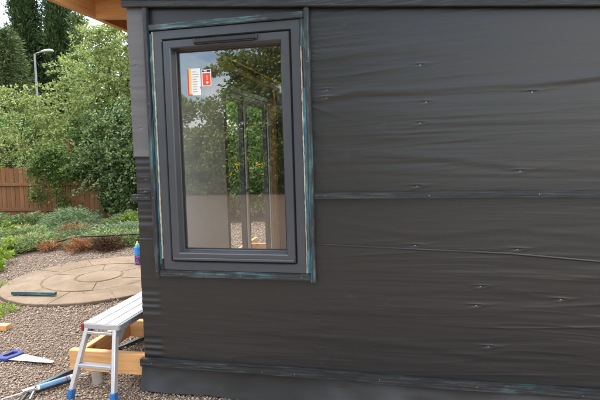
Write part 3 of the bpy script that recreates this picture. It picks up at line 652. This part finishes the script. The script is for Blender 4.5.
ct = MB().tube([(.185, 0, .010), (.2, 0, .010)], .0235, 20).build('cartridge', WHITE, CG, smooth=False)
MB().tube([(.2005, 0, .010), (.39, 0, .010)], .0238, 20).build('wrap', CARTB, ct); MB().tube([(.3905, 0, .010), (.408, 0, .010)], .0236, 20).build('wrap', WHITE, ct); MB().tube([(.366, 0, .010), (.374, 0, .010)], .02395, 20).build('wrap', RED, ct)
MB().tube([(.4085, 0, .010), (.43, 0, .010), (.435, 0, .010), (.55, 0, -.004)], [.0225, .0225, .012, .004], 14).build('nozzle', WHITE, ct)
# battens and offcuts lying about
def stick(a, b, w, h, mat, label, lname='loose_batten'):
    a, b = Vector(a), Vector(b); c = (a+b)/2; e = empty(lname, (c.x, c.y, min(a.z, b.z)-h/2), 0, label, 'batten')
    MB().bar(a-e.location, b-e.location, w, h, .002).build('strip', mat, e); return e
stick((-.785, -.195, .018), (-.640, .265, .020), .036, .02, BAT_Y, 'dark green stained batten lying behind the caulking gun')
stick((-.615, .46, .013), (-.30, 1.20, .014), .035, .02, BAT_Y, 'dark stained batten lying on gravel inside the deck frame')
e = stick((-2.60, 1.64, .058), (-2.07, 1.675, .058), .042, .034, m_batten('teal_offcut', 0, 1.6), 'short teal painted offcut lying on the paving circle', 'batten_offcut')
e = stick((-2.25, .765, .022), (-1.86, .80, .024), .075, .045, WOOD[0], 'short orange timber offcut at the left edge on the gravel', 'timber_offcut'); 
# bright bottle by the corner
BT = empty('bubble_bottle', (-1.925, 3.13, .032), 0, 'tall blue and purple bottle with pale green cap on paving', 'bottle')
MB().tube([(0, 0, 0), (0, 0, .008), (0, 0, .12), (0, 0, .13)], [.04, .046, .046, .044], 20).build('sleeve', FLORAL, BT, smooth=False)
MB().tube([(0, 0, .1305), (0, 0, .235), (0, 0, .252), (0, 0, .262)], [.0435, .043, .034, .024], 20).build('body', BOT_B, BT)
MB().tube([(0, 0, .2625), (0, 0, .283), (0, 0, .29)], [.027, .026, .018], 16).build('cap', BOT_G, BT); MB().tube([(0, 0, .2905), (0, 0, .312), (0, 0, .318)], [.014, .012, .008], 12).build('spout', WHITE, BT)

# ------------------------------------------------------------------ fence
FN = empty('fence', (-6.5, 6.92, 0), 0, 'brown close-boarded garden fence partly covered by climber', 'fence')
bmesh_b = [MB().box(-.0585, .0585, -.009, .009, .03, 1.29+dz, .003).mesh('board') for dz in (0, .012, -.01, .02)]
i = 0; x = -4.2
while x < 2.9:
    o = link('board', bmesh_b[i % 4], FENCE, FN, (x, random.uniform(-.004, .004), 0)); o.rotation_euler = (0, R(random.uniform(-.5, .5)), 0)
    x += .1255; i += 1
for z in (.30, .90): MB().box(-4.3, 2.95, -.055, -.012, z-.035, z+.035, .004).build('rail', FENCE, FN)
for x in (-3.6, -1.5, .62, 2.6): MB().box(x-.05, x+.05, .012, .112, 0, 1.32 if x != .62 else 1.93, .006).build('post', FENCE, FN)

# ------------------------------------------------------------------ street lamp
LP = empty('street_lamp', (-12.62, 14.0, 0), 0, 'grey street lamp rising behind the pale shrub before the conifers', 'street lamp')
MB().tube([(0, 0, 0), (0, 0, 1.2)], [.075, .075], 14).build('base_column', LAMP_M, LP); MB().tube([(0, 0, 1.2), (0, 0, 5.62)], [.05, .036], 12).build('pole', LAMP_M, LP)
MB().tube([(0, 0, 5.5), (.02, 0, 5.6), (.12, 0, 5.645), (.36, -.02, 5.66)], [.034, .03, .024, .022], 10).build('arm', LAMP_M, LP)
mb = MB(); pr = [(0, .045), (.06, .085), (.2, .12), (.4, .125), (.52, .09), (.56, .03)]
vs = []; fs = []; N = 14
for (xx, w) in pr:
    for j in range(N): t = 6.2832*j/N; vs.append((.32+xx, w*math.cos(t)-.02, 5.665+(.09*math.sin(t) if math.sin(t) > 0 else .035*math.sin(t))*w/.12))
fs = [(k*N+j, k*N+(j+1) % N, (k+1)*N+(j+1) % N, (k+1)*N+j) for k in range(len(pr)-1) for j in range(N)]+[tuple(reversed(range(N))), tuple((len(pr)-1)*N+j for j in range(N))]
mb.add(vs, fs).build('lamp_head', LAMP_H, LP, smooth=True)

# ------------------------------------------------------------------ vegetation
def limbs(parent, ends, base, r0, mat, name='limb'):
    for e in ends:
        e = Vector(e); b = Vector(base); mid = b.lerp(e, .5)+Vector((random.uniform(-.12, .12), random.uniform(-.12, .12), .08))
        MB().tube([b, b.lerp(mid, .6), mid, mid.lerp(e, .5)+Vector((0, 0, .03)), e], [r0, r0*.8, r0*.6, r0*.4, r0*.12], 7).build(name, mat, parent, smooth=True)
def clump_crown(ells, nclump, nleaf, rc, L, Wd, droop=.2, shell=.68, flat=.7, spray=0.0):
    """ells: list of (cx,cy,cz,rx,ry,rz,weight) in the tree's own coordinates"""
    wts = np.array([e[6] for e in ells]); wts = wts/wts.sum(); C = []; 
    for k in range(nclump):
        e = ells[RNG.choice(len(ells), p=wts)]; d = sph(1)[0]; rad = (shell+(1-shell)*RNG.random())*(.86+.28*RNG.random())
        C.append((e[0]+d[0]*e[3]*rad, e[1]+d[1]*e[4]*rad, max(min(.12, e[2]), e[2]+d[2]*e[5]*rad), d[0], d[1], d[2]))
    C = np.array(C); P = []; D = []; per = nleaf//nclump
    for c_ in C:
        k = max(6, int(per*RNG.uniform(.4, 1.6))); rr = rc*RNG.uniform(.55, 1.35)
        q = sph(k)*rr*(RNG.random((k, 1))**.5); q[:, 2] *= flat
        if spray:
            a_ = c_[3:]*np.array([1, 1, .5])+RNG.normal(0, .45, 3)+np.array([0, 0, .15]); a_ = a_/np.linalg.norm(a_); t_ = RNG.random((k, 1)); ln = spray*RNG.uniform(.7, 1.4)
            q = a_*(t_-.35)*ln+RNG.normal(0, .16, (k, 3))*rc*(1.15-t_*.8)-np.array([0, 0, .32])*ln*t_*t_
            P.append(c_[:3]+q); D.append(a_*.8+RNG.normal(0, .55, (k, 3))+np.array([0, 0, -droop])); continue
        P.append(c_[:3]+q); D.append(unit(q)*.7+c_[3:]*.5+RNG.normal(0, .55, (k, 3))+np.array([0, 0, -droop]))
    P = np.concatenate(P); D = np.concatenate(D); n = len(P); s = RNG.uniform(.6, 1.25, n)
    return leaves(P, D, L*s, Wd*s), C
def shrub(name, loc, ells, nclump, nleaf, rc, L, Wd, mat, label, cat='shrub', group=None, trunk_h=.8, trunk_r=.06, bark=BARK, nl=7, **kw):
    e = empty(name, loc, 0, label, cat, group)
    V, C = clump_crown(ells, nclump, nleaf, rc, L, Wd, **kw)
    c_ = link('crown', quads_mesh('crown', V), mat, e); c_['kind'] = 'stuff'
    MB().tube([(0, 0, -.05), (.02, .01, trunk_h*.5), (0, 0, trunk_h)], [trunk_r*1.25, trunk_r, trunk_r*.85], 9).build('trunk', bark, e, smooth=True)
    idx = RNG.choice(len(C), min(nl, len(C)), replace=False); limbs(e, [C[i][:3] for i in idx], (0, 0, trunk_h*.95), trunk_r*.75, bark); return e
shrub('garden_tree', (-6.2, 8.9, 0), [(0, 0, 3.1, 1.35, 1.1, 1.9, 2.6), (.95, -.2, 3.6, 1.1, .9, 1.5, 3.2), (1.2, 0, 2.6, .9, .8, 1.1, 1.6), (-.4, -.3, 2.0, 1.5, .8, .9, 1.5)], 620, 42000, .34, .085, .042, LF_LIGHT, 'tall pale leafy tree above the fence beside the building', 'tree', trunk_h=1.5, trunk_r=.09, nl=14, spray=.75)
shrub('garden_tree', (-8.7, 8.5, 0), [(0, 0, 2.2, 1.3, .8, 1.3, 3), (.8, -.2, 1.8, .9, .7, .7, 1.0), (-1.0, 0, 2.5, 1.0, .8, 1.2, 1.3)], 190, 11500, .32, .08, .04, LF_LIGHT, 'pale leafy shrub hanging over the fence at the left edge', 'tree', trunk_h=1.1, trunk_r=.04, nl=9, spray=.8, droop=.35)
shrub('garden_bush', (-4.45, 7.1, 0), [(0, -.1, 1.75, 1.1, .65, 1.0, 3), (.5, -.2, 1.2, .8, .6, .85, 2.4), (-.25, -.35, 1.35, .75, .4, .45, 1), (.15, -.25, .55, .9, .35, .4, 1.4)], 380, 25000, .28, .085, .045, LF_DARK, 'dark green leafy bush in front of the fence next to the building', 'bush', trunk_h=.8, trunk_r=.07, bark=BARK_D, nl=12, spray=.6)
shrub('garden_tree', (-7.7, 11.5, 0), [(0, 0, 3.6, 1.5, .9, 1.5, 2), (.6, 0, 2.2, 1.2, .8, 1.0, 1)], 190, 17000, .32, .10, .055, LF_MID, 'mid green tree filling the space behind the tall pale tree', 'tree', trunk_h=1.6, trunk_r=.1, bark=BARK_D)
shrub('garden_bush', (-5.6, 8.1, 0), [(0, 0, 1.9, 1.1, .6, .9, 1)], 110, 10000, .26, .08, .045, LF_MID, 'mid green bush behind the fence between pale tree and dark bush', 'bush', trunk_h=.9, trunk_r=.06, bark=BARK_D, flat=.5)
# shrubs seen through the room's doors
shrub('garden_bush', (-2.4, 8.3, 0), [(0, 0, 1.7, 1.2, .8, 1.4, 2), (.2, -.3, .7, 1.0, .6, .6, 1)], 170, 14000, .26, .085, .045, LF_MID, 'mid green bush left of centre through the garden room window', 'bush', trunk_h=.8, trunk_r=.06)
shrub('garden_bush', (-.5, 8.6, 0), [(0, 0, 1.8, 1.2, .8, 1.5, 2), (0, -.3, .7, 1.1, .6, .6, 1)], 170, 14000, .26, .085, .045, LF_LIGHT, 'pale green bush right of centre through the garden room window', 'bush', trunk_h=.8, trunk_r=.06)
shrub('garden_bush', (1.4, 9.0, 0), [(0, 0, 1.7, 1.3, .8, 1.5, 1)], 120, 9000, .28, .09, .05, LF_DARK, 'dark bush behind the garden room', 'bush')
fl = empty('flowering_plant', (-1.55, 7.35, 0), 0, 'yellow flowering plant seen through the window', 'plant')
V, C = clump_crown([(0, 0, .7, .9, .3, .55, 1)], 60, 3500, .16, .07, .035, flat=.7); link('foliage', quads_mesh('foliage', V), LF_DARK, fl)['kind'] = 'stuff'
V, C = clump_crown([(0, -.08, 1.16, .85, .25, .14, 1)], 40, 200, .07, .04, .03, flat=.6); link('blossom', quads_mesh('blossom', V), LF_YEL, fl)['kind'] = 'stuff'

# climber on the fence
CL = empty('climbing_plant', (-6.2, 6.82, 0), 0, 'leafy climber spilling over the brown fence', 'climber')
P = []; D = []
for k in range(92):
    x = RNG.normal(.12, .38); zt = 1.35+.3*RNG.random(); z = 1.75*RNG.random()**.6 if abs(x-.25) < .16 else zt-.42*RNG.random()**1.5
    if x < -.35: z = .2+1.2*RNG.random(); x = -.42+RNG.normal(0, .05)
    q = RNG.normal(0, 1, (55, 3))*np.array([.10, .045, .11]); P.append(q+np.array([x, -.05-.06*RNG.random(), max(.15, z)])); D.append(RNG.normal(0, .6, (55, 3))+np.array([0, -.6, -.25]))
P = np.concatenate(P); D = np.concatenate(D); s = RNG.uniform(.6, 1.2, len(P)); link('foliage', quads_mesh('foliage', leaves(P, D, .07*s, .04*s)), LF_IVY, CL)['kind'] = 'stuff'
for (x, z) in ((-.42, 1.35), (.1, 1.6), (.45, 1.5)): MB().tube([(x*.7, -.08, 0), (x*.9, -.075, z*.5), (x, -.07, z)], [.009, .007, .004], 6).build('stem', BARK, CL)

# conifers
def conifer(name, loc, H, rad, n, mat, label, L=.22, Wd=.06, up_=.9, power=.75, lean=0, zmin=.06):
    e = empty(name, loc, 0, label, 'conifer', 'conifers beyond the street lamp')
    nb = n//26; t = RNG.random(nb)**.8*(1-zmin)+zmin; th = RNG.uniform(0, 2*math.pi, nb); rr = rad*(1-t)**power*RNG.uniform(.45, 1.08, nb)
    lob = 1+.30*np.sin(th*3+t*9)+.22*np.sin(th*5-t*23)+.16*np.sin(t*41+th); rr = rr*lob
    C = np.c_[rr*np.cos(th), rr*np.sin(th), t*H]; O = np.c_[np.cos(th), np.sin(th), np.full(nb, up_)]; O = unit(O+RNG.normal(0, .22, (nb, 3)))
    P = []; D = []
    for c_, o_ in zip(C, O):
        k = 26; u = RNG.random((k, 1)); P.append(c_+o_*(u-.5)*.75+RNG.normal(0, .085, (k, 3))); D.append(o_+RNG.normal(0, .38, (k, 3)))
    P = np.concatenate(P); D = np.concatenate(D); s = RNG.uniform(.55, 1.2, len(P))
    link('crown', quads_mesh('crown', leaves(P, D, L*s, Wd*s, .1)), mat, e)['kind'] = 'stuff'
    MB().tube([(0, 0, -.1), (0, 0, H*.5), (0, 0, H*.93)], [rad*.13, rad*.08, .02], 9).build('trunk', BARK_D, e, smooth=True); return e
conifer('conifer_tree', (-16.65, 18.2, 0), 10.3, 1.30, 52000, LF_CON, 'tall dark conifer at the upper left behind the street lamp')
conifer('conifer_tree', (-15.15, 18.6, 0), 10.2, 1.10, 46000, LF_CON, 'tall dark conifer to the right of the street lamp head')
conifer('conifer_tree', (-16.1, 20.5, 0), 11.0, 1.0, 16000, LF_CON, 'tall dark conifer standing behind and between the other two')
conifer('conifer_tree', (-13.75, 18.4, 0), 8.2, .50, 9000, LF_CON2, 'narrow conifer in the gap of bright sky beside the roof edge')
conifer('conifer_tree', (-15.15, 15.2, 0), 7.0, 1.3, 30000, LF_CON2, 'lighter olive conifer at the far left edge', L=.2, Wd=.045, up_=-.05, power=.6)
conifer('conifer_tree', (-19.3, 18.5, 0), 7.6, 1.4, 12000, LF_CON2, 'outermost conifer, low and olive green', up_=.3)
# distant hedge closing off the horizon
def hedge(name, loc, rx, h, n, label, mat):
    e = empty(name, loc, 0, label, 'hedge'); V, C = clump_crown([(0, 0, h*.5, rx, 1.0, h*.55, 1)], max(40, n//130), n, .5, .2, .12, flat=.7, shell=.3)
    link('foliage', quads_mesh('foliage', V), mat, e)['kind'] = 'stuff'
    for k in range(5): MB().tube([(rx*(k-2)*.35, 0, -.05), (rx*(k-2)*.36, 0, h*.5)], [.09, .05], 7).build('trunk', BARK_D, e)
hedge('tall_hedge', (-11.5, 12.6, 0), 4.0, 3.0, 16000, 'mid green hedge behind the left end of the fence', LF_MID)
hedge('tall_hedge', (-3.2, 12.4, 0), 4.2, 4.4, 30000, 'deep green hedge beyond the bushes behind the garden room', LF_DARK)

# junipers and bed plants
def juniper(loc, rx, ry, h, n, mat, label, dead=0.0, name='juniper', L=.065, Wd=.014):
    e = empty(name, loc, random.uniform(0, 6.28), label, 'shrub', 'low junipers in the bed')
    n = int(n*2.4); nb = n//22; th = RNG.uniform(0, 2*math.pi, nb); u = RNG.random(nb)**.6; P = []; D = []; isd = []
    for a_, uu in zip(th, u):
        hh = h*(1-uu**2)*RNG.uniform(.55, 1.1)+.03; o_ = np.array([math.cos(a_), math.sin(a_), .35+.35*RNG.random()]); c_ = np.array([rx*uu*math.cos(a_), ry*uu*math.sin(a_), hh])
        k = 22; t = RNG.random((k, 1)); side = np.cross(o_, [0, 0, 1]); off = RNG.normal(0, 1, (k, 1))*side*.055*(1.2-t)
        P.append(c_+o_*(t-.5)*.26+off+RNG.normal(0, .012, (k, 3))-np.array([0, 0, .06])*t*t); D.append(o_*.8+np.sign(off)*0+off*9+RNG.normal(0, .25, (k, 3))); isd.append(np.full(k, RNG.random() < dead))
    P = np.concatenate(P); D = np.concatenate(D); isd = np.concatenate(isd).astype(bool); P[:, 2] = np.maximum(P[:, 2], .012); s = RNG.uniform(.5, 1.2, len(P)); V = leaves(P, D, L*s, Wd*s, .15)
    V[:, :, 2] = np.maximum(V[:, :, 2], .004)
    if (~isd).any(): link('foliage', quads_mesh('foliage', V[~isd]), mat, e)['kind'] = 'stuff'
    if isd.any(): o = link('dead_foliage', quads_mesh('dead_foliage', V[isd]), LF_RUST, e); o['kind'] = 'stuff'; o['label'] = 'rust brown dead sprays'
    for k in range(5):
        a_ = k*1.26+.4; MB().tube([(0, 0, 0), (rx*.3*math.cos(a_), ry*.3*math.sin(a_), h*.45), (rx*.7*math.cos(a_), ry*.7*math.sin(a_), h*.4)], [.02, .014, .005], 6).build('branch', BARK_D, e)
    return e
juniper((-5.0, 5.75, 0), .95, .6, .42, 6500, LF_JUNB, 'bluish spreading juniper mound in front of the dark bush')
juniper((-6.1, 5.9, 0), .7, .5, .30, 3600, LF_DARK, 'dark green juniper clump at the foot of the fence')
juniper((-6.9, 5.6, 0), .7, .6, .35, 3400, LF_DARK, 'dark low clump below the fence boards at far left')
juniper((-5.3, 4.75, 0), .9, .6, .20, 4600, LF_JUN, 'flat green juniper with a rusty patch, left part of bed', dead=.06)
juniper((-4.2, 4.95, 0), .9, .55, .20, 5000, LF_JUNB, 'flat bluish juniper with rusty patches in the middle of the bed', dead=.10)
juniper((-4.65, 4.22, 0), .65, .42, .16, 3600, LF_JUN, 'low green juniper reaching the gravel, with brown dead tips', dead=.08)
juniper((-4.75, 3.75, 0), .45, .35, .14, 2600, LF_JUN, 'small low green juniper spilling on to the gravel left of the rusty tufts')
juniper((-3.3, 5.3, 0), .9, .55, .22, 4400, LF_JUNB, 'flat bluish juniper next to the building corner')
juniper((-3.7, 6.1, 0), .8, .45, .32, 3600, LF_JUN, 'green juniper beneath the dark bush')
juniper((-3.45, 4.62, 0), .65, .38, .17, 3000, LF_JUN, 'low green juniper behind the black hose')
juniper((-2.85, 4.70, 0), .5, .36, .18, 2600, LF_JUN, 'low green juniper at the bed edge beside the building corner')
juniper((-4.3, 4.95, .12), .20, .14, .16, 260, LF_RUST, 'rust coloured dead juniper tuft in the middle of the bed', name='dead_juniper')
juniper((-4.1, 4.06, 0), .24, .14, .10, 330, LF_RUST, 'rust coloured dead juniper tuft at the gravel edge', name='dead_juniper')
juniper((-3.5, 4.06, 0), .30, .15, .15, 650, LF_RUST, 'rust coloured dead juniper branch in front of the hose', name='dead_juniper')
juniper((-3.1, 4.20, 0), .36, .15, .14, 1500, LF_BROWN, 'brown heap of dead twigs at the gravel edge', name='dead_twig_heap')
tag(MB().tube([(-4.0, 4.10, .12), (-3.8, 4.12, .17), (-3.685, 4.15, .20), (-3.29, 4.25, .20), (-2.712, 4.47, .20), (-2.35, 4.6, .14), (-2.0, 4.7, .02)], .014, 8).build('garden_hose', HOSE), 'black hose lying across the junipers', 'hose')
def leafy(loc, r, h, n, mat, label, L=.07, Wd=.05, name='leafy_plant'):
    e = empty(name, loc, 0, label, 'plant'); V, C = clump_crown([(0, 0, h*.55, r, r, h*.5, 1)], max(8, n//28), n, min(.07, h*.8+.02), L, Wd, flat=.6, droop=.3); V[:, :, 2] = np.maximum(V[:, :, 2], .006)
    link('foliage', quads_mesh('foliage', V), mat, e)['kind'] = 'stuff'
    for k in range(4): a_ = k*1.57; MB().tube([(0, 0, 0), (r*.5*math.cos(a_), r*.5*math.sin(a_), h*.6)], [.006, .003], 5).build('stem', LF_DARK, e)
leafy((-4.35, 3.0, 0), .30, .26, 420, LF_LIME, 'lime green leafy plant at the left gravel edge'); leafy((-4.75, 3.55, 0), .34, .28, 420, LF_LIME, 'second lime green plant behind the one at the gravel edge')
leafy((-3.95, 2.55, 0), .26, .16, 380, LF_LIME, 'low bright green plant nearest the viewer at the left edge of the gravel'); leafy((-5.75, 4.45, 0), .36, .40, 420, LF_LIME, 'yellow green plant at the left edge below the fence')
leafy((-3.05, 5.75, 0), .30, .34, 340, LF_LIME, 'yellow green plant among junipers beside the building corner'); leafy((-3.6, 5.72, 0), .25, .32, 240, LF_LIME, 'smaller yellow green plant left of the one by the corner')
leafy((-2.36, 1.20, 0), .20, .025, 900, LF_LIME, 'patch of small weeds at the near edge of the paving circle', .03, .014, 'weed_patch'); leafy((-2.86, 1.50, 0), .10, .03, 200, LF_LIME, 'small weeds left of the teal offcut', .035, .02, 'weed_patch')
leafy((-3.08, 1.98, 0), .08, .04, 140, LF_LIME, 'tuft of weeds at the left rim of the paving circle', .04, .02, 'weed_patch')

# trees behind the viewer, mirrored in the window
def back_tree(loc, H, rx, n, mat, label):
    shrub('broadleaf_tree', loc, [(0, 0, H*.62, rx, rx*.8, H*.36, 3), (rx*.3, 0, H*.4, rx*.9, rx*.7, H*.25, 1.4), (-rx*.3, .2, H*.3, rx*.8, rx*.7, H*.2, 1)], max(60, n//110), n, .42, .16, .09, mat, label, 'tree', 'trees opposite the window', trunk_h=H*.35, trunk_r=.14, nl=8)
back_tree((-6.7, -14.5, 0), 3.7, 1.5, 10000, LF_LIGHT, 'lower green tree mirrored at the left of the window'); back_tree((-3.5, -14.2, 0), 8.2, 1.6, 24000, LF_LIGHT, 'tall green tree mirrored in the middle of the window')
back_tree((-1.0, -13.8, 0), 8.8, 1.9, 24000, LF_LIGHT, 'tall pale tree mirrored at the right of the window'); back_tree((-9.8, -15, 0), 3.6, 2.0, 8000, LF_MID, 'low tree at the end of the row opposite the window')
for (x, lb) in ((-7.6, 'rounded hedge bush opposite the window, farthest left'), (-5.2, 'rounded hedge bush opposite the window, left of centre'), (-2.8, 'rounded hedge bush opposite the window, right of centre'), (-.4, 'rounded hedge bush opposite the window, farthest right')):
    shrub('hedge_bush', (x, -13.4+.2*math.sin(x), 0), [(0, 0, 1.2, 1.5, .7, 1.25, 1)], 110, 9500, .34, .14, .08, LF_LIGHT if x in (-5.2, -.4) else LF_MID, lb, 'bush', 'hedge opposite the window', trunk_h=.4, trunk_r=.05, nl=4)
